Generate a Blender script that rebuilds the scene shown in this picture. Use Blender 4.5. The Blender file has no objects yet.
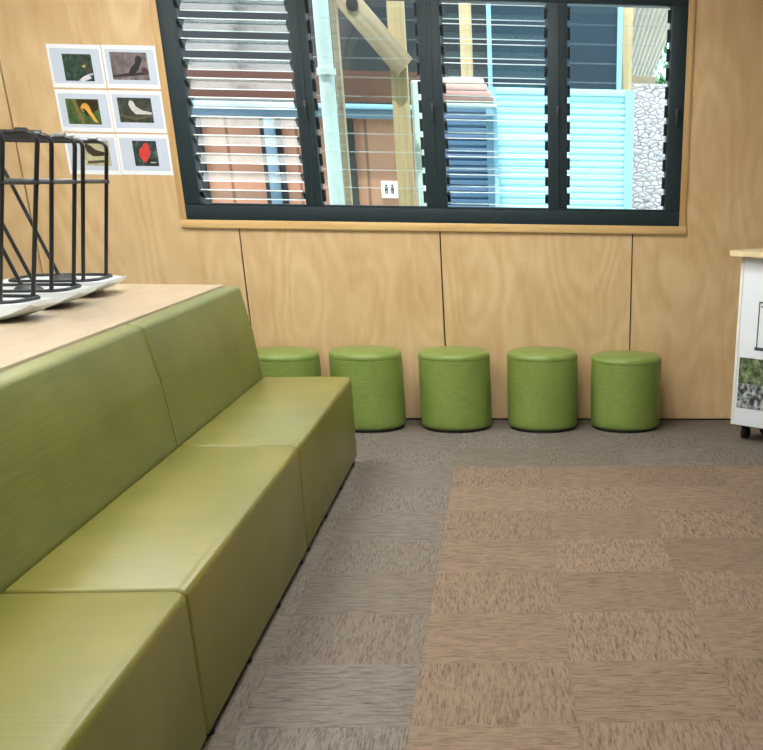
import bpy, bmesh, math, random
from mathutils import Vector, Matrix

random.seed(11)
scene = bpy.context.scene
COL = scene.collection
PI = math.pi

# ------------------------------------------------------------------ camera
F_PX, CX, CY = 1127.92, 599.23, 799.47
YAW, PITCH, ROLL = -0.0822, -0.5010, -0.0167
CAM = Vector((0.0, -8.011, 1.4342))
RM = (Matrix.Rotation(YAW, 3, 'Z') @ Matrix.Rotation(PITCH, 3, 'X') @ Matrix.Rotation(ROLL, 3, 'Y'))
cd = bpy.data.cameras.new('camera')
cam = bpy.data.objects.new('camera', cd)
COL.objects.link(cam)
right, fwd, up = RM.col[0], RM.col[1], RM.col[2]
m = Matrix((right, up, -fwd)).transposed().to_4x4()
m.translation = CAM
cam.matrix_world = m
cd.sensor_fit = 'HORIZONTAL'
cd.sensor_width = 36.0
cd.lens = F_PX * 36.0 / 763.0
cd.shift_x = (381.5 - CX) / 763.0
cd.shift_y = (CY - 375.0) / 763.0
cd.clip_start = 0.05
cd.clip_end = 200
scene.camera = cam


def at(px, py, Y):
    """world point on the vertical plane y = Y seen at a position of the photograph"""
    d = RM @ Vector(((px - CX) / F_PX, 1.0, -(py - CY) / F_PX))
    return CAM + d * ((Y - CAM.y) / d.y)


# ------------------------------------------------------------------ helpers
def link(name, me, mat=None, parent=None, loc=None):
    o = bpy.data.objects.new(name, me)
    COL.objects.link(o)
    if mat is not None:
        for mm in (mat if isinstance(mat, (list, tuple)) else [mat]):
            me.materials.append(mm)
    if parent is not None:
        o.parent = parent
    if loc is not None:
        o.location = loc
    return o


def obj(name, bm, mat, parent=None, loc=None, smooth=35):
    bmesh.ops.recalc_face_normals(bm, faces=bm.faces)
    me = bpy.data.meshes.new(name)
    bm.to_mesh(me)
    bm.free()
    if smooth:
        for p in me.polygons:
            p.use_smooth = True
        me.set_sharp_from_angle(angle=math.radians(smooth))
    return link(name, me, mat, parent, loc)


def tag(o, label, cat, group=None):
    o['label'] = label
    o['category'] = cat
    if group:
        o['group'] = group
    return o


def empty(name, loc=(0, 0, 0), rotz=0.0):
    o = bpy.data.objects.new(name, None)
    COL.objects.link(o)
    o.location = loc
    o.rotation_euler = (0, 0, rotz)
    o.empty_display_size = 0.1
    return o


def structure(o):
    o['kind'] = 'structure'
    return o


def box(bm, x0, x1, y0, y1, z0, z1, bevel=0.0, seg=2, mi=0):
    vs = [bm.verts.new((x, y, z)) for x in (x0, x1) for y in (y0, y1) for z in (z0, z1)]
    idx = [(0, 1, 3, 2), (4, 6, 7, 5), (0, 4, 5, 1), (2, 3, 7, 6), (0, 2, 6, 4), (1, 5, 7, 3)]
    fs = [bm.faces.new([vs[i] for i in f]) for f in idx]
    for f in fs:
        f.material_index = mi
    if bevel > 0:
        es = list({e for f in fs for e in f.edges})
        bmesh.ops.bevel(bm, geom=es, offset=bevel, segments=seg, profile=0.5, affect='EDGES')
    return fs


def boxm(*a, **k):
    bm = bmesh.new()
    box(bm, *a, **k)
    return bm


def prism(pts, axis, a, b, bevel=0.0, seg=2, bm=None):
    """extrude an outline; axis 'y': pts are (x,z); axis 'z': pts are (x,y); axis 'x': pts are (y,z)"""
    bm = bm or bmesh.new()

    def P(p, t):
        if axis == 'y':
            return (p[0], t, p[1])
        if axis == 'z':
            return (p[0], p[1], t)
        return (t, p[0], p[1])
    A = [bm.verts.new(P(p, a)) for p in pts]
    B = [bm.verts.new(P(p, b)) for p in pts]
    n = len(pts)
    fs = [bm.faces.new(A), bm.faces.new(B[::-1])]
    for i in range(n):
        fs.append(bm.faces.new((A[i], B[i], B[(i + 1) % n], A[(i + 1) % n])))
    if bevel > 0:
        es = list({e for f in fs for e in f.edges})
        bmesh.ops.bevel(bm, geom=es, offset=bevel, segments=seg, profile=0.5, affect='EDGES')
    return bm


def lathe(profile, seg=48, bm=None, c=(0, 0)):
    bm = bm or bmesh.new()
    rings = []
    for r, z in profile:
        if r < 1e-5:
            rings.append([bm.verts.new((c[0], c[1], z))])
        else:
            rings.append([bm.verts.new((c[0] + r * math.cos(2 * PI * i / seg), c[1] + r * math.sin(2 * PI * i / seg), z)) for i in range(seg)])
    for A, B in zip(rings, rings[1:]):
        for i in range(seg):
            j = (i + 1) % seg
            if len(A) == 1:
                bm.faces.new((A[0], B[i], B[j]))
            elif len(B) == 1:
                bm.faces.new((A[i], A[j], B[0]))
            else:
                bm.faces.new((A[i], A[j], B[j], B[i]))
    return bm


def tube(pts, r, seg=10, bm=None):
    """round tube through points, ends capped"""
    bm = bm or bmesh.new()
    pts = [Vector(p) for p in pts]
    rings = []
    prev = None
    for i, p in enumerate(pts):
        if i == 0:
            t = pts[1] - p
        elif i == len(pts) - 1:
            t = p - pts[i - 1]
        else:
            t = (pts[i + 1] - p).normalized() + (p - pts[i - 1]).normalized()
        t.normalize()
        if prev is None:
            a = Vector((0, 0, 1)) if abs(t.z) < .9 else Vector((1, 0, 0))
            u = t.cross(a).normalized()
        else:
            u = (prev - t * prev.dot(t)).normalized()
        prev = u
        v = t.cross(u)
        rings.append([bm.verts.new(p + (u * math.cos(2 * PI * k / seg) + v * math.sin(2 * PI * k / seg)) * r) for k in range(seg)])
    for A, B in zip(rings, rings[1:]):
        for k in range(seg):
            bm.faces.new((A[k], A[(k + 1) % seg], B[(k + 1) % seg], B[k]))
    bm.faces.new(rings[0][::-1])
    bm.faces.new(rings[-1])
    return bm


def arc(p0, corner, p1, rad, n=6):
    """points of a rounded corner between two straight runs"""
    p0, corner, p1 = Vector(p0), Vector(corner), Vector(p1)
    a = corner + (p0 - corner).normalized() * rad
    b = corner + (p1 - corner).normalized() * rad
    out = []
    for i in range(n + 1):
        t = i / n
        out.append((1 - t) ** 2 * a + 2 * t * (1 - t) * corner + t * t * b)
    return out


# ------------------------------------------------------------------ materials
def srgb(r, g, b):
    def f(c):
        c /= 255.0
        return c / 12.92 if c <= 0.04045 else ((c + 0.055) / 1.055) ** 2.4
    return (f(r), f(g), f(b), 1.0)


class N:
    """small node-tree builder"""
    def __init__(self, name):
        self.mat = bpy.data.materials.new(name)
        self.mat.use_nodes = True
        self.t = self.mat.node_tree
        self.t.nodes.clear()
        self.out = self.t.nodes.new('ShaderNodeOutputMaterial')
        self.b = self.t.nodes.new('ShaderNodeBsdfPrincipled')
        self.t.links.new(self.b.outputs[0], self.out.inputs[0])

    def n(self, typ, **k):
        nd = self.t.nodes.new(typ)
        for a, v in k.items():
            setattr(nd, a, v)
        return nd

    def put(self, sock, v):
        if v is None:
            return
        if hasattr(v, 'is_output'):
            self.t.links.new(v, sock)
        else:
            sock.default_value = v

    def math(self, op, a, b=None, c=None):
        nd = self.n('ShaderNodeMath', operation=op)
        self.put(nd.inputs[0], a)
        self.put(nd.inputs[1], b)
        self.put(nd.inputs[2], c)
        return nd.outputs[0]

    def mix(self, f, a, b, blend='MIX'):
        nd = self.n('ShaderNodeMix', data_type='RGBA', blend_type=blend)
        self.put(nd.inputs[0], f)
        self.put(nd.inputs[6], a)
        self.put(nd.inputs[7], b)
        return nd.outputs[2]

    def obj(self):
        return self.n('ShaderNodeTexCoord').outputs['Object']

    def geo(self):
        return self.n('ShaderNodeNewGeometry').outputs['Position']

    def sep(self, v):
        nd = self.n('ShaderNodeSeparateXYZ')
        self.put(nd.inputs[0], v)
        return nd.outputs

    def comb(self, x, y, z):
        nd = self.n('ShaderNodeCombineXYZ')
        for i, v in enumerate((x, y, z)):
            self.put(nd.inputs[i], v)
        return nd.outputs[0]

    def scale(self, v, s):
        nd = self.n('ShaderNodeMapping')
        self.put(nd.inputs['Vector'], v)
        nd.inputs['Scale'].default_value = s
        return nd.outputs[0]

    def noise(self, v, s, detail=3.0, rough=.5, dist=0.0):
        nd = self.n('ShaderNodeTexNoise')
        self.put(nd.inputs['Vector'], v)
        nd.inputs['Scale'].default_value = s
        nd.inputs['Detail'].default_value = detail
        nd.inputs['Roughness'].default_value = rough
        nd.inputs['Distortion'].default_value = dist
        return nd.outputs[0]

    def ramp(self, f, stops):
        nd = self.n('ShaderNodeValToRGB')
        self.put(nd.inputs[0], f)
        cr = nd.color_ramp
        while len(cr.elements) < len(stops):
            cr.elements.new(.5)
        for e, (p, c) in zip(cr.elements, stops):
            e.position = p
            e.color = c if len(c) == 4 else (*c, 1)
        return nd.outputs[0]

    def smooth(self, v, a, b):
        nd = self.n('ShaderNodeMapRange')
        self.put(nd.inputs[0], v)
        nd.inputs[1].default_value = a
        nd.inputs[2].default_value = b
        return nd.outputs[0]

    def bump(self, h, strength=.3, dist=.01):
        nd = self.n('ShaderNodeBump')
        nd.inputs['Strength'].default_value = strength
        nd.inputs['Distance'].default_value = dist
        self.put(nd.inputs['Height'], h)
        self.t.links.new(nd.outputs[0], self.b.inputs['Normal'])

    def fin(self, col=None, rough=None, metal=None, spec=None, emit=None, estr=None):
        self.put(self.b.inputs['Base Color'], col)
        self.put(self.b.inputs['Roughness'], rough)
        self.put(self.b.inputs['Metallic'], metal)
        self.put(self.b.inputs['Specular IOR Level'], spec)
        if emit is not None:
            self.put(self.b.inputs['Emission Color'], emit)
            self.put(self.b.inputs['Emission Strength'], estr)
        return self.mat


def plain(name, col, rough=.5, metal=0.0, spec=.5, var=.06, vs=9.0):
    """a nearly even colour with a faint procedural variation"""
    k = N(name)
    nz = k.noise(k.obj(), vs, 3)
    c2 = tuple(min(1, c * (1 - var * 2)) for c in col[:3]) + (1,)
    c3 = tuple(min(1, c * (1 + var)) for c in col[:3]) + (1,)
    return k.fin(k.mix(nz, c2, c3), rough, metal, spec)


def mat_plywood():
    k = N('plywood')
    p = k.sep(k.geo())
    idx = k.math('FLOOR', k.math('DIVIDE', k.math('ADD', p[0], 1.651), 1.2325))
    off = k.math('MULTIPLY', idx, 7.31)
    v = k.comb(k.math('ADD', p[0], off), k.math('MULTIPLY', p[1], 3.0), k.math('MULTIPLY', p[2], .34))
    big = k.noise(v, 2.1, 1.5, .45, .25)
    rings = k.math('SINE', k.math('MULTIPLY', big, 84.0))
    rings = k.smooth(rings, -1, 1)
    fine = k.noise(k.comb(k.math('MULTIPLY', p[0], 90.0), p[1], k.math('MULTIPLY', p[2], 3.0)), 1.0, 4, .65)
    blot = k.noise(k.geo(), 1.7, 3)
    c = k.mix(rings, srgb(199, 167, 118), srgb(211, 182, 135))
    c = k.mix(k.math('MULTIPLY', fine, .55), c, srgb(224, 200, 160))
    c = k.mix(k.math('MULTIPLY', k.smooth(blot, .40, .68), .42), c, srgb(186, 150, 106))
    mid = k.noise(k.comb(k.math('ADD', k.math('MULTIPLY', p[0], 9.0), off), p[1], k.math('MULTIPLY', p[2], 2.2)), 1.0, 4, .6, .8)
    c = k.mix(k.math('MULTIPLY', k.smooth(mid, .48, .72), .45), c, srgb(182, 142, 92))
    vor = k.n('ShaderNodeTexVoronoi', feature='F1')
    k.put(vor.inputs['Vector'], k.comb(k.math('ADD', p[0], off), p[1], k.math('MULTIPLY', p[2], .6)))
    vor.inputs['Scale'].default_value = 2.3
    knot = k.smooth(vor.outputs['Distance'], .055, .02)
    c = k.mix(k.math('MULTIPLY', knot, .55), c, srgb(120, 80, 42))
    return k.fin(c, .36, 0, .45)


def mat_timber(name, a, b, axis=2, rough=.55, freq=55.0):
    k = N(name)
    p = list(k.sep(k.obj()))
    q = [k.math('MULTIPLY', p[i], 2.0 if i == axis else freq) for i in range(3)]
    nz = k.noise(k.comb(*q), 1.0, 4, .6, .4)
    return k.fin(k.mix(k.smooth(nz, .25, .75), a, b), rough)


def mat_vinyl(name, lo, hi, along=0, rough=.36):
    """upholstery vinyl with fine woven streaks"""
    k = N(name)
    p = list(k.sep(k.obj()))
    mul = [70.0, 150.0, 110.0]
    mul[along] = 5.0
    st = k.noise(k.comb(*[k.math('MULTIPLY', p[i], mul[i]) for i in range(3)]), 1.0, 3, .6)
    mott = k.noise(k.obj(), 3.0, 3)
    f = k.math('ADD', k.math('MULTIPLY', k.smooth(st, .25, .75), .62), k.math('MULTIPLY', k.smooth(mott, .3, .7), .38))
    c = k.mix(f, lo, hi)
    k.bump(st, .12, .004)
    return k.fin(c, k.math('ADD', k.math('MULTIPLY', st, .16), rough - .08), 0, .5)


def mat_carpet():
    k = N('carpet_tiles')
    p = k.sep(k.geo())
    u = k.math('DIVIDE', k.math('ADD', p[0], .3155), .5)
    w = k.math('DIVIDE', k.math('ADD', p[1], 1.4198), .5)
    iu, iw = k.math('FLOOR', u), k.math('FLOOR', w)
    par = k.math('FLOORED_MODULO', k.math('ADD', iu, iw), 2.0)
    wn = k.n('ShaderNodeTexWhiteNoise', noise_dimensions='2D')
    k.put(wn.inputs['Vector'], k.comb(iu, iw, 0.0))
    rnd = wn.outputs['Value']
    off = k.math('MULTIPLY', rnd, 31.0)

    def streak(a, b, s):
        return k.noise(k.comb(k.math('MULTIPLY', p[a], s), k.math('MULTIPLY', p[b], s * .11), off), 1.0, 3.5, .62, .6)
    sx = streak(1, 0, 118.0)      # runs along x
    sy = streak(0, 1, 118.0)      # runs along y
    mixn = k.n('ShaderNodeMix', data_type='FLOAT')
    k.put(mixn.inputs[0], par)
    k.put(mixn.inputs[2], sx)
    k.put(mixn.inputs[3], sy)
    st = mixn.outputs[0]
    fine = k.noise(k.geo(), 330.0, 2)
    grey = k.math('MAXIMUM', k.math('LESS_THAN', iu, -.5), k.math('GREATER_THAN', iw, -.5))
    lo = k.mix(grey, srgb(80, 66, 54), srgb(76, 71, 64))
    hi = k.mix(grey, srgb(146, 126, 108), srgb(130, 122, 112))
    c = k.mix(k.smooth(st, .24, .56), lo, hi)
    c = k.mix(k.math('MULTIPLY', k.smooth(fine, .3, .7), .35), c, k.mix(grey, srgb(120, 107, 91), srgb(108, 106, 100)))
    def dash(a, b):
        return k.noise(k.comb(k.math('MULTIPLY', p[a], 190.0), k.math('MULTIPLY', p[b], 17.0), off), 1.0, 2.0, .5, .3)
    dm = k.n('ShaderNodeMix', data_type='FLOAT')
    k.put(dm.inputs[0], par)
    k.put(dm.inputs[2], dash(1, 0))
    k.put(dm.inputs[3], dash(0, 1))
    c = k.mix(k.math('MULTIPLY', k.smooth(dm.outputs[0], .55, .70), .60), c, srgb(66, 54, 44))
    # each tile a little lighter, darker or redder than its neighbours
    c = k.mix(k.math('MULTIPLY', rnd, .34), c, srgb(99, 84, 68))
    du = k.math('ABSOLUTE', k.math('SUBTRACT', k.math('FRACT', u), .5))
    dw = k.math('ABSOLUTE', k.math('SUBTRACT', k.math('FRACT', w), .5))
    seam = k.smooth(k.math('MAXIMUM', du, dw), .488, .5)
    c = k.mix(k.math('MULTIPLY', seam, .10), c, srgb(80, 70, 58))
    k.bump(k.math('ADD', st, k.math('MULTIPLY', fine, .5)), .5, .006)
    return k.fin(c, .95, 0, .1)


def mat_glass(name, gain):
    k = N(name)
    fr = k.n('ShaderNodeFresnel')
    fr.inputs[0].default_value = 1.55
    tr = k.n('ShaderNodeBsdfTransparent')
    tr.inputs[0].default_value = (.90, .97, .97, 1)
    gl = k.n('ShaderNodeBsdfGlossy')
    gl.inputs['Roughness'].default_value = .02
    gl.inputs[0].default_value = (1, 1, 1, 1)
    mx = k.n('ShaderNodeMixShader')
    ge = k.n('ShaderNodeNewGeometry')
    front = k.math('SUBTRACT', 1.0, ge.outputs['Backfacing'])
    k.put(mx.inputs[0], k.math('MULTIPLY', k.math('MINIMUM', k.math('MULTIPLY', fr.outputs[0], gain), 1.0), front))
    k.t.links.new(tr.outputs[0], mx.inputs[1])
    k.t.links.new(gl.outputs[0], mx.inputs[2])
    k.t.links.new(mx.outputs[0], k.out.inputs[0])
    return k.mat


def mat_lamp(name, col, s):
    k = N(name)
    return k.fin(col, .5, 0, .3, col, s)


def mat_speckle(name, cols, scale=14.0, detail=4.0):
    k = N(name)
    nz = k.noise(k.obj(), scale, detail, .65)
    n = len(cols)
    return k.fin(k.ramp(nz, [(.30 + .42 * i / (n - 1), c) for i, c in enumerate(cols)]), .4)


def mat_boards(name, a, b, pitch=.19, axis=0):
    """upright cladding boards, each with its own tone and a dark joint"""
    k = N(name)
    p = k.sep(k.geo())
    u = k.math('DIVIDE', p[axis], pitch)
    wn = k.n('ShaderNodeTexWhiteNoise', noise_dimensions='1D')
    k.put(wn.inputs['W'], k.math('FLOOR', u))
    g = k.noise(k.comb(k.math('MULTIPLY', p[0], 40.0), p[1], k.math('MULTIPLY', p[2], 2.5)), 1.0, 3)
    c = k.mix(k.math('ADD', k.math('MULTIPLY', wn.outputs[0], .6), k.math('MULTIPLY', g, .4)), a, b)
    d = k.math('ABSOLUTE', k.math('SUBTRACT', k.math('FRACT', u), .5))
    c = k.mix(k.math('MULTIPLY', k.smooth(d, .47, .49), .7), c, srgb(80, 52, 38))
    return k.fin(c, .6)


def mat_pebble():
    k = N('white_stone_wall')
    vor = k.n('ShaderNodeTexVoronoi', feature='DISTANCE_TO_EDGE')
    k.put(vor.inputs['Vector'], k.scale(k.obj(), (1, 1, 1.9)))
    vor.inputs['Scale'].default_value = 13.0
    nz = k.noise(k.obj(), 22.0, 3)
    c = k.mix(k.smooth(vor.outputs['Distance'], .0, .09), srgb(104, 94, 100), k.mix(nz, srgb(168, 158, 160), srgb(212, 204, 204)))
    k.bump(vor.outputs['Distance'], .6, .03)
    return k.fin(c, .8)


PLY = mat_plywood()
TRIM = mat_timber('pine_trim', srgb(196, 160, 98), srgb(220, 188, 130), 0)
TRIMV = mat_timber('pine_trim_upright', srgb(178, 142, 86), srgb(205, 172, 116), 2)
GROOVE = plain('panel_groove', srgb(40, 28, 20), .9)
CARPET = mat_carpet()
FRAME = plain('window_frame_charcoal', srgb(36, 50, 54), .5, 0, .25, .05)
CLIP = plain('louvre_clip', srgb(34, 42, 46), .4)
GLASS = mat_glass('louvre_glass', 1.8)
GLASSR = mat_glass('louvre_glass_reflective', 2.7)
GEDGE = plain('glass_edge', srgb(226, 244, 242), .2)
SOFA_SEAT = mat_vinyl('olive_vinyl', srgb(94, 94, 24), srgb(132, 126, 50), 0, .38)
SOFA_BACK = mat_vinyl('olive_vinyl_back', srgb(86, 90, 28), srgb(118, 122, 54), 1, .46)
STOOL = mat_vinyl('green_vinyl', srgb(102, 126, 50), srgb(138, 158, 84), 0, .38)
BLACK = plain('black_plastic', srgb(20, 20, 22), .45)
TUBE = plain('black_powder_coat', srgb(16, 18, 22), .30, 0, .5)
SHELL = plain('white_shell', srgb(208, 216, 220), .35)
RUBBER = plain('dark_seat_band', srgb(22, 28, 34), .5)
TABLETOP = mat_timber('pale_table_top', srgb(168, 150, 124), srgb(196, 180, 154), 1, .28, 18.0)
TABLESIDE = mat_timber('table_side', srgb(178, 146, 98), srgb(204, 174, 124), 0, .5)
WHITEBOARD = plain('white_laminate', srgb(236, 244, 250), .3, 0, .5, .02)
CREAM = plain('cream_edging', srgb(242, 242, 234), .45)
SLAB = mat_timber('pale_slab', srgb(216, 196, 150), srgb(236, 220, 178), 0, .4)
PAPER = plain('white_paper', srgb(232, 236, 240), .28, 0, .5, .02)
PRINT = plain('pale_blue_print', srgb(196, 208, 222), .28, 0, .5, .05)
PAINT = plain('white_paint', srgb(226, 224, 216), .8, 0, .3, .02)
LAMP = mat_lamp('added_lamp_diffuser', (1.0, .99, .97, 1), 25.0)  # glow of the unseen lamps added to light the room

# ------------------------------------------------------------------ the room
FX0, FX1, FY0, FZ1 = -4.6, 4.2, -11.0, 2.95
structure(obj('floor', boxm(FX0 - .1, FX1 + .1, FY0 - .1, .12, -.10, 0.0), CARPET, smooth=0))
structure(obj('ceiling', boxm(FX0 - .1, FX1 + .1, FY0 - .1, .12, FZ1, FZ1 + .1), PAINT, smooth=0))
structure(obj('wall_left', boxm(FX0 - .1, FX0, FY0, .12, 0, FZ1), PAINT, smooth=0))
structure(obj('wall_right', boxm(FX1, FX1 + .1, FY0, .12, 0, FZ1), PAINT, smooth=0))
structure(obj('wall_front', boxm(FX0, FX1, FY0 - .1, FY0, 0, FZ1), PAINT, smooth=0))

# plywood wall: sheets with dark open joints, a window hole
WX0, WX1, WZ0, WZ1 = -1.957, 1.108, 1.192, 2.43
JX = [FX0, -4.117, -2.8925, -1.651, -.409, .814, 2.05, 3.28, FX1]
bm = bmesh.new()
g = .0045
for a, b in zip(JX, JX[1:]):
    x0 = a + (g if a != FX0 else 0)
    x1 = b - (g if b != FX1 else 0)
    if x1 <= WX0 or x0 >= WX1:
        box(bm, x0, x1, 0, .02, .012, FZ1)
    else:
        box(bm, x0, x1, 0, .02, .012, WZ0)
        box(bm, x0, x1, 0, .02, WZ1, FZ1)
        if x0 < WX0:
            box(bm, x0, WX0, 0, .02, WZ0, WZ1)
        if x1 > WX1:
            box(bm, WX1, x1, 0, .02, WZ0, WZ1)
structure(obj('wall_back', bm, PLY, smooth=0))
bm = bmesh.new()
box(bm, FX0, WX0, .02, .12, 0, FZ1)
box(bm, WX1, FX1, .02, .12, 0, FZ1)
box(bm, WX0, WX1, .02, .12, 0, WZ0)
box(bm, WX0, WX1, .02, .12, WZ1, FZ1)
structure(obj('wall_back_framing', bm, GROOVE, smooth=0))

# timber surround of the window
structure(obj('trim_1', boxm(-1.995, 1.156, -.018, .0, 1.146, 1.192, .003), TRIM))
structure(obj('trim_2', boxm(-1.993, -1.957, -.012, .0, 1.192, 2.466, .003), TRIMV))
structure(obj('trim_3', boxm(1.108, 1.150, -.012, .0, 1.192, 2.466, .003), TRIMV))
structure(obj('trim_4', boxm(-1.957, 1.108, -.012, .0, 2.43, 2.466, .003), TRIM))

# ------------------------------------------------------------------ louvre window
win = structure(empty('window_1', (0, 0, 0)))
BAYS = [(-1.861, -1.221, 61), (-1.121, -.481, 9), (-.352, .278, 50), (.394, 1.013, 9)]
GZ0, GZ1 = 1.284, 2.345
bm = bmesh.new()
FY_, FB = -.014, .10
box(bm, WX0, WX1, FY_, FB, WZ0, GZ0 - .012, .004)
box(bm, WX0, WX1, FY_ + .004, FB - .01, GZ0 - .012, GZ0, .002)
box(bm, WX0, WX1, FY_, FB, GZ1, WZ1, .004)
xs = [WX0] + [v for b in BAYS for v in b[:2]] + [WX1]
for a, b in zip(xs[0::2], xs[1::2]):
    box(bm, a, b, FY_, FB, GZ0 - .004, GZ1 + .004, .004)
    if a > WX0 and b < WX1:      # mullion cover with two shadow lines
        mx = (a + b) / 2
        box(bm, mx - .012, mx + .012, FY_ - .006, FY_ + .01, GZ0 + .01, GZ1 - .01, .002)
obj('window_frame', bm, FRAME, win)
NB = 11
P = (GZ1 - GZ0) / NB
for x0, x1, tilt in BAYS:
    for i in range(NB):
        zc = GZ0 + P * (i + .5)
        r = math.radians(tilt)
        bm = bmesh.new()
        hh = .0505
        box(bm, x0 + .014, x1 - .014, -.0034, .0034, -hh, hh)
        for f in bm.faces:
            if abs(f.normal.z) > .5 or abs(f.calc_center_median().z) > hh - 1e-4:
                f.material_index = 1
        bl = obj('louvre_blade', bm, [GLASSR if tilt > 52 else GLASS, GEDGE], win, (0, .038, zc), smooth=0)
        bl.rotation_euler = (r, 0, 0)          # inner edge up, outer edge down
        for xa in (x0, x1 - .020):
            obj('blade_clip', boxm(xa, xa + .020, -.007, .007, -.030, .036, .002), CLIP, bl, smooth=0)
# operating handles on the mullions
for hx in (-1.171, -.416, .336, 1.062):
    bm = boxm(hx - .012, hx + .012, -.034, -.014, 1.80, 1.83, .003)
    box(bm, hx - .007, hx + .007, -.05, -.034, 1.74, 1.83, .004)
    obj('louvre_handle', bm, CLIP, win)

# ------------------------------------------------------------------ bench sofa: three modules in a row
def sofa_module(y0, y1, label, seed):
    yc = (y0 + y1) / 2
    L = (y1 - y0) / 2 - .007
    t = tag(empty('bench_sofa', (-.868, yc, 0)), label, 'sofa', 'green bench sofa sections in a row')
    # seat block, front face leaning back very slightly, soft edges
    pts = [(-.48, .030), (-.006, .030), (0.0, .452), (-.02, .466), (-.48, .464)]
    bm = prism(pts, 'y', -L, L)
    es = [e for e in bm.edges]
    bmesh.ops.bevel(bm, geom=es, offset=.017, segments=4, profile=.5, affect='EDGES', clamp_overlap=True)
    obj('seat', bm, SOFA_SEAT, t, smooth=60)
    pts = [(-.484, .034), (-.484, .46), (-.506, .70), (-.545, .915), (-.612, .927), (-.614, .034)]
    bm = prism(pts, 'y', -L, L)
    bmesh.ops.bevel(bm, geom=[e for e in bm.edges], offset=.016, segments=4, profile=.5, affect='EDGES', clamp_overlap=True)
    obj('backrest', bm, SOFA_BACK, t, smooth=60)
    for oy in (-.84, -.28, .28, .84):
        for ox in (-.035, -.56):
            obj('foot', lathe([(0, 0), (.022, 0), (.022, .034), (0, .034)], 16, c=(ox, oy)), BLACK, t)
    return t


sofa_module(-3.17, -1.30, 'green vinyl bench sofa section at the far end of the row', 1)
sofa_module(-5.035, -3.17, 'green vinyl bench sofa section in the middle of the row', 2)
sofa_module(-6.90, -5.035, 'green vinyl bench sofa section nearest the viewer', 3)

# ------------------------------------------------------------------ long table behind the sofa
t = tag(empty('table', (-2.25, -4.0, 0)), 'long table with pale timber top behind the green sofa, holding upturned stools', 'table')
obj('table_top', boxm(-.72, .752, -2.9, 2.69, .893, .925, .003), TABLETOP, t)
for yy in (-2.6, 0, 2.4):
    for xx in (-.62, .62):
        obj('leg', boxm(xx - .03, xx + .03, yy - .03, yy + .03, 0, .893, .003), TABLESIDE, t)
obj('apron', boxm(-.60, .60, -2.55, 2.35, .80, .893, .003), TABLESIDE, t)

# ------------------------------------------------------------------ upturned bar stools
def bar_stool(y, hw, x, rz, tf, label):
    """turned upside down: the shell lies on the table, the sled frames point up"""
    t = tag(empty('bar_stool', (x, y, .925), rz), label, 'stool', 'upturned stools on the table')
    xf, xb = .145, -.085              # where the legs meet the seat
    tb = tf - .53                     # far ends of the runners
    H = .640
    # seat shell lying face down: flat underside rising to a thin front lip
    W = hw + .055
    nx, ny = 30, 22
    bot, top = [], []
    bm = bmesh.new()
    for i in range(nx + 1):
        u = i / nx
        xx = -.27 + .52 * u
        zb = .056 * max(0.0, (u - .66) / .34) ** 1.6 + .030 * max(0.0, (.30 - u) / .30) ** 1.6
        k = abs(xx + .01) / .26
        w = W * (1 - max(0.0, min(1.0, k) - .40) ** 2.6 * 1.5)
        rb, rt = [], []
        for j in range(ny + 1):
            v = -1 + 2 * j / ny
            e = abs(v) ** 5
            rb.append(bm.verts.new((xx, v * w, zb + e * .008)))
            rt.append(bm.verts.new((xx, v * w, max(.058 + .006 * u, zb + .012) + .004)))
        bot.append(rb)
        top.append(rt)
    for i in range(nx):
        for j in range(ny):
            bm.faces.new((bot[i][j], bot[i][j + 1], bot[i + 1][j + 1], bot[i + 1][j]))
            bm.faces.new((top[i][j], top[i + 1][j], top[i + 1][j + 1], top[i][j + 1]))
        bm.faces.new((bot[i][0], bot[i + 1][0], top[i + 1][0], top[i][0]))
        bm.faces.new((bot[i][ny], top[i][ny], top[i + 1][ny], bot[i + 1][ny]))
    for j in range(ny):
        bm.faces.new((bot[0][j], top[0][j], top[0][j + 1], bot[0][j + 1]))
        bm.faces.new((bot[-1][j], bot[-1][j + 1], top[-1][j + 1], top[-1][j]))
    obj('seat', bm, SHELL, t, smooth=50)
    # dark rim that carries the shell
    ring = []
    n = 48
    for i in range(n + 1):
        a = 2 * PI * i / n
        c_, s_ = math.cos(a), math.sin(a)
        rx = .200 * (abs(c_) ** .45) * (1 if c_ > 0 else -1)
        ry = (hw + .014) * (abs(s_) ** .45) * (1 if s_ > 0 else -1)
        ring.append((rx - .01, ry, .067 + .006 * (rx + .2) / .4))
    obj('seat_rim', tube(ring, .007, 8), RUBBER, t)
    obj('seat_mount', lathe([(0, .052), (.055, .054), (.06, .068), (.04, .080), (0, .082)], 24), RUBBER, t)
    z0, fz = .069, .476
    for s in (1, -1):
        yy = s * hw
        for (xa, xt, sg) in ((xf, tf, 1), (xb, tb, -1)):
            bend = arc((xa, yy, z0), (xt, yy, H), (xt - .2 * sg, yy, H), .04)
            obj('leg', tube([(xa - .03 * sg, yy, z0 - .008), (xa - .008 * sg, yy, z0)] + [(xa, yy, z0 + .012)] + bend, .0090), TUBE, t)
        obj('runner', tube([(tb + .038, yy, H), (tf - .038, yy, H)], .0098), TUBE, t)
        for gx in (tb + .10, tf - .06):
            obj('foot_glide', tube([(gx - .022, yy, H + .004), (gx + .022, yy, H + .004)], .0135), TUBE, t)
        k = (fz - z0) / (H - z0)
        obj('side_stretcher', tube([(xb + (tb - xb) * k - .01, yy, fz), (xf + (tf - xf) * k + .012, yy, fz)], .0085), TUBE, t)
    obj('foot_rest', tube([(xf + (tf - xf) * k, -hw, fz), (xf + (tf - xf) * k, hw, fz)], .0085), TUBE, t)
    return t


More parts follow.
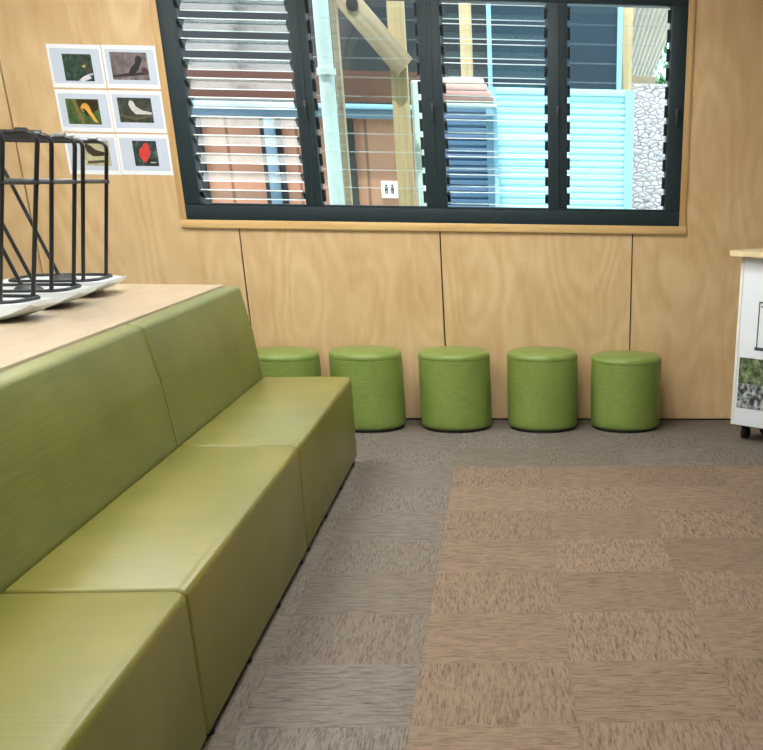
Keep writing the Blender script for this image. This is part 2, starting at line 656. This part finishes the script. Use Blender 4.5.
bar_stool(-3.03, .13, -2.050, -.12, .290, 'upturned black wire stool with white seat, nearest of the three on the table')
bar_stool(-2.50, .155, -2.060, .03, .262, 'upturned black wire stool with white seat, in the middle on the table')
bar_stool(-1.93, .19, -2.10, .03, .252, 'upturned black wire stool with white seat, farthest right on the table')

# ------------------------------------------------------------------ drum stools along the wall
def drum_stool(x, y, label, first, squash=1.0):
    if first is None:
        t = empty('drum_stool', (x, y, 0))
        r, h = .229, .475
        prof = [(0, .014), (r - .02, .014), (r - .006, .020), (r - .001, .034), (r, .06), (r + .001, .24), (r, h - .055), (r - .001, h - .045)]
        obj('upholstered_drum', lathe(prof, 72), STOOL, t, smooth=50)
        prof = [(r - .001, h - .045), (r - .0025, h - .0435), (r - .001, h - .041), (r - .002, h - .024), (r - .009, h - .010), (r - .022, h - .002), (r - .05, h + .003), (r * .5, h + .007), (0, h + .008)]
        obj('seat_top', lathe(prof, 72), STOOL, t, smooth=50)
        obj('base', lathe([(0, 0), (r - .014, 0), (r - .010, .004), (r - .010, .016), (0, .016)], 60), BLACK, t)
    else:
        t = first.copy()
        COL.objects.link(t)
        t.location = (x, y, 0)
        for ch in first.children:
            c = ch.copy()
            COL.objects.link(c)
            c.parent = t
        t.rotation_euler = (0, 0, random.uniform(0, 6))
    t.scale = (1, 1, squash)
    return tag(t, label, 'stool', 'green drum stools along the plywood wall')


s0 = drum_stool(-.905, -.245, 'green vinyl drum stool just right of the far sofa end', None)
drum_stool(-1.425, -.25, 'green vinyl drum stool half hidden behind the far sofa end', s0, .985)
drum_stool(-.344, -.245, 'green vinyl drum stool under the middle wall panel joint, third from left', s0)
drum_stool(.223, -.245, 'green vinyl drum stool second from right, on clear plywood between two panel joints', s0)
drum_stool(.770, -.240, 'green vinyl drum stool at the right end, under the right panel joint', s0, .955)

# ------------------------------------------------------------------ bird cards on the wall
def ell(cx_, cz_, a, b, rot=0.0, n=20):
    return [(cx_ + a * math.cos(2 * PI * i / n) * math.cos(rot) - b * math.sin(2 * PI * i / n) * math.sin(rot),
             cz_ + a * math.cos(2 * PI * i / n) * math.sin(rot) + b * math.sin(2 * PI * i / n) * math.cos(rot)) for i in range(n)]


def card(cx_, cz_, ph, look, label, tilt=0.0):
    w, h = .304, .213
    t = tag(empty('bird_card', (cx_, 0, cz_)), label, 'poster', 'laminated bird cards on the plywood wall')
    t.rotation_euler = (0, tilt, 0)
    obj('sheet', boxm(-w / 2, w / 2, -.0022, .0006, -h / 2, h / 2), PAPER, t, smooth=0)
    obj('printed_panel', boxm(-w / 2 + .014, w / 2 - .012, -.0026, -.0020, -h / 2 + .022, h / 2 - .020), PRINT, t, smooth=0)
    u0, u1, v0, v1 = ph
    x0, x1 = -w / 2 + w * u0, -w / 2 + w * u1
    z1, z0 = h / 2 - h * v0, h / 2 - h * v1
    obj('photo', boxm(x0, x1, -.0032, -.0024, z0, z1), look['bg'], t, smooth=0)
    W_, H_ = x1 - x0, z1 - z0

    def part(name, pts, mat, d):
        obj(name, prism([(x0 + W_ * a, z0 + H_ * b) for a, b in pts], 'y', -.0032 - d, -.0030), mat, t, smooth=0)
    for i, (name, pts, mat) in enumerate(look['parts']):
        part(name, pts, mat, .0004 * (i + 1))
    return t


def flat(name, *c):
    return plain(name, srgb(*c), .3, 0, .5, .15, 40)


DGREEN = mat_speckle('dark_leaves_print', [srgb(14, 26, 22), srgb(30, 62, 48), srgb(70, 110, 84)], 34)
GREYP = mat_speckle('grey_print', [srgb(70, 62, 62), srgb(112, 102, 102), srgb(140, 130, 132)], 16)
GREENP = mat_speckle('green_brown_print', [srgb(40, 44, 18), srgb(66, 96, 44), srgb(86, 120, 66)], 20)
DARKP = mat_speckle('dark_print', [srgb(22, 30, 24), srgb(48, 56, 44), srgb(82, 86, 66)], 26)
OLIVEP = mat_speckle('olive_print', [srgb(150, 150, 116), srgb(176, 174, 136), srgb(196, 192, 160)], 18)
REDBG = mat_speckle('dark_green_print', [srgb(18, 26, 24), srgb(34, 56, 50), srgb(96, 112, 110)], 24)

card(-2.463, 1.979, (.26, .80, .22, .84), {'bg': DGREEN, 'parts': [
    ('tree_trunk', [(.52, 1), (.66, 1), (.95, .3), (.80, .2)], flat('print_brown', 74, 64, 56)),
    ('bird', [(.45, .02), (.62, .16), (.82, .26), (.98, .30), (.94, .12), (.75, .04), (.60, -.02)], flat('print_white', 214, 216, 224)),
    ('bird_wing', [(.86, .24), (.97, .22), (.92, .06)], flat('print_navy', 40, 48, 96)),
    ('leaf_mark', [(.62, .54), (.76, .62), (.74, .50)], flat('print_lime', 190, 196, 110))]},
    'laminated card with dark green leafy photo, top left of the six')
card(-2.153, 1.981, (.13, .82, .16, .80), {'bg': GREYP, 'parts': [
    ('branch', [(0, .14), (.35, .24), (1, .30), (1, .22), (.4, .12), (.02, .08)], flat('print_dark_branch', 44, 38, 40)),
    ('bird', [(.44, .22), (.52, .44), (.66, .60), (.68, .80), (.76, .90), (.84, .84), (.86, .72), (.80, .58), (.74, .40), (.62, .24)], flat('print_charcoal', 34, 32, 36)),
    ('bird_tail', ell(.90, .34, .09, .13, .2), flat('print_maroon', 78, 44, 44))]},
    'laminated card with grey photo of a dark bird, top right of the six')
card(-2.461, 1.757, (.17, .79, .22, .82), {'bg': GREENP, 'parts': [
    ('branch', [(.18, 1), (.28, 1), (.50, .0), (.40, .0)], flat('print_tan', 132, 106, 62)),
    ('brown_mark', [(.34, .98), (.98, .98), (.96, .60), (.60, .30), (.42, .55)], flat('print_umber', 52, 38, 20)),  # brown area of the print behind the bird
    ('bird', [(.42, .66), (.50, .82), (.62, .84), (.70, .72), (.74, .52), (.84, .24), (.92, .06), (.80, .10), (.70, .32), (.58, .46), (.46, .52)], flat('print_yellow', 218, 168, 66)),
    ('bird_wing', [(.44, .64), (.56, .60), (.68, .36), (.56, .46)], flat('print_black', 26, 24, 22))]},
    'laminated card with photo of a yellow bird, middle left of the six')
card(-2.154, 1.758, (.14, .78, .17, .76), {'bg': DARKP, 'parts': [
    ('branch', [(0, .34), (.5, .2), (1, .36), (1, .28), (.5, .10), (0, .24)], flat('print_moss', 90, 86, 58)),
    ('bird', [(.30, .78), (.38, .90), (.46, .86), (.52, .66), (.70, .50), (.98, .42), (.96, .34), (.72, .34), (.50, .34), (.38, .50)], flat('print_pale_grey', 206, 206, 202)),
    ('bird_wing', [(.28, .76), (.36, .92), (.30, .66)], flat('print_black_wing', 30, 30, 30))]},
    'laminated card with photo of a white bird, middle right of the six')
card(-2.459, 1.535, (.34, .84, .16, .78), {'bg': OLIVEP, 'parts': [
    ('branch', [(.1, .18), (.9, .24), (.9, .14), (.1, .06)], flat('print_twig', 84, 76, 48)),
    ('bird', [(.06, .78), (.14, .88), (.28, .80), (.48, .62), (.80, .54), (.98, .50), (.92, .42), (.62, .38), (.34, .36), (.14, .52)], flat('print_brown_bird', 58, 50, 34))]},
    'laminated card with olive photo of a brown bird, bottom left, behind the stool frame')
card(-2.152, 1.537, (.29, .75, .16, .78), {'bg': REDBG, 'parts': [
    ('bird', [(.22, .40), (.26, .66), (.38, .74), (.46, .88), (.58, .92), (.68, .82), (.72, .58), (.64, .36), (.46, .14), (.36, .18)], flat('print_red', 204, 62, 56)),
    ('bird_feeder', [(.60, .06), (.94, .06), (.94, .30), (.62, .30)], flat('print_black_feeder', 24, 28, 30)),
    ('feeder_label', [(.66, .12), (.90, .12), (.90, .17), (.66, .17)], flat('print_silver', 176, 186, 190))]},
    'laminated card with photo of a red bird, bottom right of the six')

# ------------------------------------------------------------------ white trolley at the right
TA = math.radians(-44)
tr = tag(empty('trolley', (1.399, -.673, 0), TA), 'white display trolley with pale timber top on black castors at right', 'trolley')
TW, TD, TZ0, TZ1 = .56, .40, .10, 1.06
bm = boxm(.02, TW - .02, .004, .022, TZ0, TZ1, .001)
obj('front_panel', bm, WHITEBOARD, tr)
obj('side_panel', boxm(0, .02, 0, TD, TZ0, TZ1, .0015), CREAM, tr)
obj('side_panel', boxm(TW - .02, TW, 0, TD, TZ0, TZ1, .0015), CREAM, tr)
obj('back_panel', boxm(.02, TW - .02, TD - .02, TD, TZ0, TZ1), WHITEBOARD, tr)
obj('bottom_panel', boxm(.02, TW - .02, .022, TD - .02, TZ0, TZ0 + .02), WHITEBOARD, tr)
o_ = .065
pts = []
for (cx_, cy_, a0) in ((TW + o_ - .05, TD + o_ - .05, 0), (-o_ + .05, TD + o_ - .05, 90), (-o_ + .05, -o_ + .05, 180), (TW + o_ - .05, -o_ + .05, 270)):
    for i in range(7):
        a = math.radians(a0 + 15 * i)
        pts.append((cx_ + .05 * math.cos(a), cy_ + .05 * math.sin(a)))
obj('top_slab', prism(pts, 'z', TZ1, TZ1 + .03, .004), SLAB, tr)
for cx_ in (.045, TW - .045):
    for cy_ in (.115, TD - .06):
        b2 = lathe([(0, .078), (.024, .078), (.024, .10), (0, .10)], 16, c=(cx_, cy_))
        box(b2, cx_ - .022, cx_ - .016, cy_ - .018, cy_ + .018, .03, .08)
        box(b2, cx_ + .016, cx_ + .022, cy_ - .018, cy_ + .018, .03, .08)
        cst = obj('castor', b2, BLACK, tr)
        bm = tube([(cx_ - .015, cy_, .036), (cx_ + .015, cy_, .036)], .036, 24)
        obj('wheel', bm, BLACK, cst)
LEAVES = mat_speckle('forest_print', [srgb(18, 28, 22), srgb(44, 62, 40), srgb(120, 136, 96), srgb(200, 212, 190)], 14)
CROWD = mat_speckle('crowd_print', [srgb(18, 22, 28), srgb(48, 56, 60), srgb(176, 184, 188), srgb(236, 240, 242)], 24)
b0 = obj('photo_print', boxm(.036, .50, .0015, .0042, .205, .500), LEAVES, tr, smooth=0)
obj('photo_foreground', boxm(.038, .498, .0005, .0016, .207, .350), CROWD, tr, smooth=0)
IC = flat('icon_grey', 74, 84, 92)
b2 = bmesh.new()
for (a, b, c, d) in ((.146, .153, .565, .82), (.146, .42, .812, .82), (.413, .42, .565, .82), (.16, .406, .79, .796), (.136, .42, .548, .566)):
    box(b2, a, b, .0015, .0042, c, d)
obj('container_icon', b2, IC, tr, smooth=0)

# ------------------------------------------------------------------ unseen ceiling lights, added to light the room
for i, (lx, ly) in enumerate([(-2.1, -1.5), (-.2, -1.5), (-2.1, -4.2), (-.2, -4.2), (-2.1, -7.2), (-.2, -7.2)]):
    t = tag(empty('added_ceiling_light', (lx, ly, FZ1)), 'unseen added ceiling light panel above the room', 'ceiling light', 'added ceiling light panels')
    bm = bmesh.new()
    for a in (-.62, .60):
        box(bm, a, a + .02, -.31, .31, -.03, 0)
    for a in (-.31, .29):
        box(bm, -.60, .60, a, a + .02, -.03, 0)
    obj('light_frame', bm, PAINT, t, smooth=0)
    obj('diffuser', boxm(-.60, .60, -.29, .29, -.022, -.012), LAMP, t, smooth=0)

# ------------------------------------------------------------------ outside the window
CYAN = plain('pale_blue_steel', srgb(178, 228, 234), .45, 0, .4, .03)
SHADED_STEEL = plain('shaded_blue_steel', srgb(96, 126, 156), .45, 0, .4, .03)  # darker than the pale sheet, shade painted into the steel colour
POSTB = plain('pale_blue_post', srgb(140, 184, 204), .5)
SCREEN = plain('dark_fly_screen', srgb(44, 62, 74), .7, 0, .3, .2, 60)
PINE = mat_timber('pine_post', srgb(172, 146, 104), srgb(204, 180, 136), 2, .6)
PINEP = mat_timber('weathered_brace', srgb(164, 138, 108), srgb(206, 184, 154), 0, .6, 40)
PVC = plain('white_pipe', srgb(206, 226, 220), .4)
BROWNB = mat_boards('reddish_boards', srgb(160, 112, 88), srgb(188, 142, 114), .62)
BROWNR = plain('dark_brown_rail', srgb(92, 58, 44), .6)
FASCIA = plain('blue_grey_fascia', srgb(96, 124, 142), .5)
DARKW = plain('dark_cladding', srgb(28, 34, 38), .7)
GALV = plain('galvanised_steel', srgb(222, 216, 206), .5, 0)
STONE = mat_pebble()
LEAF = mat_speckle('leaf_green', [srgb(40, 90, 44), srgb(84, 150, 84), srgb(150, 206, 140)], 6)
CONC = mat_speckle('pale_paving', [srgb(120, 116, 108), srgb(206, 206, 200), srgb(222, 222, 216), srgb(196, 194, 186)], 3.5)

structure(obj('ground', boxm(-14, 14, .12, 22, -.35, -.25), CONC, smooth=0))


def slats(x0, x1, z0, z1, Y, pitch, depth=.016):
    """ribbed steel sheet, ribs running across"""
    bm = bmesh.new()
    n = int((z1 - z0) / pitch)
    prof = []
    for i in range(n):
        z = z0 + (z1 - z0) * i / n
        d = (z1 - z0) / n
        for u, y in ((0, depth), (.10, depth), (.30, 0), (.80, 0), (1.0 - 1e-3, depth)):
            prof.append((Y + y, z + d * u))
    prof.append((Y + depth, z1))
    A = [bm.verts.new((x0, y, z)) for y, z in prof]
    B = [bm.verts.new((x1, y, z)) for y, z in prof]
    A2 = [bm.verts.new((x0, y + .01, z)) for y, z in prof]
    B2 = [bm.verts.new((x1, y + .01, z)) for y, z in prof]
    for i in range(len(prof) - 1):
        bm.faces.new((A[i], B[i], B[i + 1], A[i + 1]))
        bm.faces.new((A2[i], A2[i + 1], B2[i + 1], B2[i]))
    bm.faces.new([A[0], A2[0], B2[0], B[0]])
    bm.faces.new([A[-1], B[-1], B2[-1], A2[-1]])
    return bm


YF = 5.0
def X(px, py, Y): return at(px, py, Y).x
def Z(px, py, Y): return at(px, py, Y).z

# pale blue ribbed fence with posts
zt = Z(530, 88, YF)
t = tag(empty('ribbed_fence', (X(560, 150, YF), YF, -.25)), 'pale blue ribbed steel fence standing outside the window', 'fence')
L0 = t.location
x0, xm, x1 = X(497, 150, YF), X(560, 150, YF), X(626, 150, YF)
bm = slats(x0 - L0.x, x1 - L0.x, 0, zt + .25 - .05, 0, .056)
obj('ribbed_sheet', bm, CYAN, t, smooth=0)
obj('top_rail', boxm(x0 - L0.x, x1 - L0.x, -.02, .04, zt + .25 - .055, zt + .25, .004), CYAN, t)
for a, b in ((487, 497), (624, 633)):
    xa, xb = X(a, 150, YF) - L0.x, X(b, 150, YF) - L0.x
    obj('post', boxm(xa, xb, -.03, .05, 0, zt + .25, .005), POSTB, t)
# stretch set back behind the ledge; shade is put into its darker colour
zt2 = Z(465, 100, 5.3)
t = tag(empty('ribbed_fence', (X(464, 150, 5.3), 5.3, -.25)), 'shaded blue grey ribbed steel fence left of the pale blue one', 'fence')
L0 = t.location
obj('ribbed_sheet', slats(X(436, 150, 5.3) - L0.x, X(489, 150, 5.3) - L0.x, 0, zt2 + .25, 0, .058, .022), SHADED_STEEL, t, smooth=0)

# screened verandah above the fence
t = tag(empty('screen_panel', (X(552, 60, 5.4), 5.4, -.25)), 'dark fly screen panel above the pale blue fence', 'screen')
L0 = t.location
zs = 3.25
obj('screen_mesh', boxm(X(489, 60, 5.4) - L0.x, X(618, 60, 5.4) - L0.x, 0, .02, zt - .05 + .25, zs), SCREEN, t, smooth=0)
obj('mid_rail', boxm(X(489, 60, 5.4) - L0.x, X(618, 60, 5.4) - L0.x, -.02, .0, zt - .1 + .25, zt - .05 + .25), SCREEN, t, smooth=0)
for a, b in ((487, 491.5), (617, 622)):
    obj('post', boxm(X(a, 40, 5.4) - L0.x, X(b, 40, 5.4) - L0.x, -.04, .02, 0, zs, .004), POSTB, t)
# timber verandah posts
for (a, b, Y, lab) in ((460, 472, 5.55, 'square pine post seen through the third louvre panel'), (622, 632, 5.6, 'square pine post beside the fly screen at right')):
    xa, xb = X(a, 40, Y), X(b, 40, Y)
    tag(obj('timber_post', boxm(-(xb - xa) / 2, (xb - xa) / 2, -.05, .05, 0, 3.6, .006), PINE, None, ((xa + xb) / 2, Y, -.25)), lab, 'post', 'pine posts outside')
# dark back of the verandah
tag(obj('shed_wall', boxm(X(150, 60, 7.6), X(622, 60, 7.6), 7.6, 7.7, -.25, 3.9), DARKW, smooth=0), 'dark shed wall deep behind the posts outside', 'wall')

# ledge with a stack of pinkish boards
YL = 4.7
xa, xb = X(436, 104, YL), X(497, 104, YL)
zl = Z(465, 104, YL)
t = tag(empty('ledge', ((xa + xb) / 2, YL, zl)), 'white framed ledge under pinkish boards outside the window', 'shelf')
hw_ = (xb - xa) / 2
obj('shelf', boxm(-hw_, hw_, -.12, .25, -.022, 0, .003), PVC, t)
obj('bracket', boxm(hw_ - .04, hw_, .05, .25, -zl - .25, -.022, .003), POSTB, t)
obj('bracket', boxm(-hw_, -hw_ + .04, .05, .25, -zl - .25, -.022, .003), POSTB, t)
cols = [flat('board_brown', 132, 110, 98), flat('board_salmon', 214, 158, 146), flat('board_pink', 226, 186, 172), flat('board_cream', 218, 196, 178)]
zz = 0
hs = [.055, .05, .055, .045]
labs = ['brown board lowest in the stack on the outdoor ledge', 'salmon board second from the bottom of the outdoor stack', 'pale pink board second from the top of the outdoor stack', 'cream board on top of the outdoor stack']
for i, (c, h_) in enumerate(zip(cols, hs)):
    tag(obj('board', boxm(-hw_ + .005, hw_ - .03 - .03 * i, -.11, .2, 0, h_ - .002, .008), c, None, ((xa + xb) / 2, YL, zl + zz)), labs[i], 'board', 'boards stacked on the ledge')
    zz += h_

# brown timber building seen through the left panels
YB = 4.0
zb = Z(270, 117, YB)
bx0, bx1 = X(150, 150, YB), X(440, 150, YB)
t = tag(empty('timber_cabin', ((bx0 + bx1) / 2, YB, -.25)), 'reddish timber cabin wall with blue grey fascia outside left panels', 'building')
L0 = t.location
obj('board_wall', boxm(bx0 - L0.x, bx1 - L0.x, 0, .08, 0, zb + .25), BROWNB, t, smooth=0)
zf = Z(270, 103, YB)
obj('fascia', boxm(bx0 - L0.x, bx1 - L0.x, -.10, .0, zb + .25, zf + .25 - .035, .004), FASCIA, t)
obj('gutter', boxm(bx0 - L0.x, bx1 - L0.x, -.16, -.02, zf + .25 - .035, zf + .25, .004), POSTB, t)
obj('post', boxm(X(190, 160, YB) - L0.x, X(206, 160, YB) - L0.x, -.06, .0, 0, zb + .25), DARKW, t)
obj('brown_rail', boxm(bx0 - L0.x, bx1 - L0.x, .3, .4, zf + .29, zf + .29 + .24), BROWNR, t)
xa, xb = X(264, 160, YB) - L0.x, X(285, 160, YB) - L0.x
obj('channel', boxm(xa, xb, -.05, .0, 0, zb + .25), DARKW, t)
obj('downpipe', tube([((xa + xb) / 2, -.09, 0), ((xa + xb) / 2, -.09, zb + .24)], (xb - xa) * .27, 16), FASCIA, t)
xa, xb = X(347, 160, YB) - L0.x, X(356, 160, YB) - L0.x
obj('channel', boxm(xa, xb, -.05, .0, 0, zb + .25), DARKW, t)

# toilets sign on the brown wall
p = at(390, 189.5, YB - .012)
t = tag(empty('toilet_sign', (p.x, p.y, p.z)), 'small white sign with two black figures on the brown wall', 'sign')
w_ = (X(399, 190, YB) - X(382, 190, YB)) / 2
h_ = (Z(390, 181, YB) - Z(390, 198, YB)) / 2
obj('sign_plate', boxm(-w_, w_, -.004, .010, -h_, h_), PAPER, t, smooth=0)
for i, sx in enumerate((-.42, .30)):
    bm = prism([(sx * w_ + a * w_, b * h_) for a, b in ((-.14, -.55), (-.03, -.55), (-.03, -.1), (.03, -.1), (.03, -.55), (.14, -.55), (.2, .30), (-.2, .30))], 'y', -.006, -.003)
    prism([(a, b) for a, b in ell(sx * w_, .47 * h_, .13 * w_, .13 * h_)], 'y', -.006, -.003, bm=bm)
    obj('figure', bm, flat('sign_black', 26, 28, 34), t, smooth=0)

# pale downpipe, posts and brace close to the window
YP = 1.3
p0, p1 = at(319, 10, YP), at(339.5, 205, YP)
px_ = (p0.x + p1.x) / 2
t = empty('downpipe', (px_, YP, -.25))
tag(t, 'thick pale green white downpipe outside the second louvre panel', 'pipe')
r_ = (X(346, 205, YP) - X(331, 205, YP)) / 2
obj('pipe', tube([(0, 0, 0), (0, 0, 3.4)], r_, 24), PVC, t)
obj('bracket', tube([(0, 0, 2.30), (0, 0, 2.34)], r_ + .012, 24), PVC, t)
xa, xb = X(338, 100, YP + .2), X(344, 100, YP + .2)
tag(obj('timber_post', boxm(-(xb - xa) / 2, (xb - xa) / 2, -.05, .05, 0, 3.6, .006), PINEP, None, ((xa + xb) / 2, YP + .2, -.25)), 'slim weathered batten right beside the thick pale downpipe', 'post', 'pine posts outside')

YT = 1.6
xa, xb = X(396, 150, YT), X(412, 150, YT)
xc = (xa + xb) / 2
tag(obj('timber_post', boxm(-(xb - xa) / 2, (xb - xa) / 2, -.06, .06, 0, 3.6, .006), PINE, None, (xc, YT, -.25)), 'thick pine post carrying a diagonal brace, second louvre panel', 'post', 'pine posts outside')
# diagonal brace from the post up to the left
A, B = at(401, 63, YT - .097), at(337, -12, YT - .097)
d = (B - A)
ln = d.length
ang = math.atan2(d.z, d.x)
br = obj('timber_brace', boxm(-.035, ln + .12, -.02, .02, -.078, .078, .004), PINEP, None, (A.x, YT - .097, A.z))
br.rotation_euler = (0, -ang, 0)
tag(br, 'diagonal weathered timber brace bolted to the thick pine post', 'beam')
bp = Matrix.Rotation(ang, 3, 'Y') @ (at(352, 4, YT - .119) - Vector((A.x, YT - .097, A.z)))
obj('bolt_plate', tube([(0, -.008, 0), (0, .004, 0)], .042, 20), DARKW, br, (bp.x, bp.y, bp.z))
xa, xb = X(414.5, 150, YT + .12), X(427.5, 150, YT + .12)
zq = Z(418, 80, YT + .05)
t = tag(empty('downpipe', ((xa + xb) / 2, YT + .12, -.25)), 'slim white downpipe right of the thick pine post', 'pipe')
obj('pipe', boxm(-(xb - xa) / 2, (xb - xa) / 2, -.04, .04, 0, zq + .25, .012, 3), PVC, t)

# right: stone wall, corrugated awning, shrub
YS = 5.6
zs_ = Z(650, 84, YS)
tag(obj('stone_wall', boxm(X(628, 150, YS), X(720, 150, YS), YS, YS + .5, -.25, zs_, .02), STONE), 'whitish stone retaining wall outside the rightmost louvre panel', 'wall')
YA = 6.2
pl = [at(633, 2, YA + 1.6), at(690, 2, YA + 1.6)]
bm = bmesh.new()
c0, c1 = at(614, 80, YA + 2.2), at(650, 80, YA + 2.2)
d0, d1 = at(636, -14, YA), at(690, -14, YA)
n = 90
Ta, Tb = [], []
for i in range(n + 1):
    u = i / n
    a = c0.lerp(c1, u)
    b = d0.lerp(d1, u)
    w = .03 * math.sin(2 * PI * u * 10)
    off = Vector((0, -w, w))
    Ta.append((bm.verts.new(a + off), bm.verts.new(b + off)))
    off2 = off + Vector((0, .006, .01))
    Tb.append((bm.verts.new(a + off2), bm.verts.new(b + off2)))
for i in range(n):
    bm.faces.new((Ta[i][0], Ta[i + 1][0], Ta[i + 1][1], Ta[i][1]))
    bm.faces.new((Tb[i][0], Tb[i][1], Tb[i + 1][1], Tb[i + 1][0]))
    bm.faces.new((Ta[i][0], Tb[i][0], Tb[i + 1][0], Ta[i + 1][0]))
    bm.faces.new((Ta[i][1], Ta[i + 1][1], Tb[i + 1][1], Tb[i][1]))
tag(obj('corrugated_awning', bm, GALV), 'sloping corrugated steel awning outside the rightmost panel', 'roof')
tag(obj('timber_beam', boxm(X(626, 80, 7.4), X(656, 80, 7.4), 7.4, 7.5, Z(640, 84, 7.4), Z(640, 76, 7.4)), PINEP), 'short timber beam under the corrugated awning', 'beam')

sh = empty('shrub', at(668, 92, 9.3))
tag(sh, 'bright green leafy shrub above the stone wall outside', 'plant')
bm = bmesh.new()
for i in range(900):
    v = Vector((random.gauss(0, .28), random.gauss(0, .2), random.gauss(.1, .40)))
    e = Matrix.Rotation(random.uniform(0, 6.3), 3, 'Z') @ Matrix.Rotation(random.uniform(-1, 1), 3, 'X')
    s = random.uniform(.05, .09)
    q = [Vector((-.35 * s, 0, 0)), Vector((0, -s, .1 * s)), Vector((.35 * s, 0, 0)), Vector((0, s, .1 * s))]
    bm.faces.new([bm.verts.new(v + e @ k) for k in q])
obj('foliage', bm, LEAF, sh, smooth=0)
obj('stem', tube([(0, 0, -sh.location.z - .25), (.03, .02, -.6), (0, 0, .3)], .03), BROWNR, sh)

# ------------------------------------------------------------------ light
w = bpy.data.worlds.new('world')
scene.world = w
w.use_nodes = True
nt = w.node_tree
nt.nodes.clear()
out = nt.nodes.new('ShaderNodeOutputWorld')
bg = nt.nodes.new('ShaderNodeBackground')
sky = nt.nodes.new('ShaderNodeTexSky')
sky.sky_type = 'HOSEK_WILKIE'
sky.turbidity = 4.0
sky.ground_albedo = .4
sky.sun_direction = (-.05, -.28, .96)
mixn = nt.nodes.new('ShaderNodeMix')
mixn.data_type = 'RGBA'
mixn.inputs[0].default_value = .55
mixn.inputs[7].default_value = (.80, .92, 1.0, 1)
nt.links.new(sky.outputs[0], mixn.inputs[6])
nt.links.new(mixn.outputs[2], bg.inputs[0])
bg.inputs[1].default_value = 4.2
nt.links.new(bg.outputs[0], out.inputs[0])
sd = bpy.data.lights.new('sun', 'SUN')
sd.energy = 7.5
sd.angle = .02
sd.color = (1, .97, .92)
so = bpy.data.objects.new('sun', sd)
COL.objects.link(so)
so.rotation_euler = Vector((.05, .28, -.96)).to_track_quat('-Z', 'Y').to_euler()

vs = scene.view_settings
vs.view_transform = 'Standard'
vs.look = 'None'
vs.gamma = 1
vs.use_curve_mapping = False
vs.exposure = 0.0
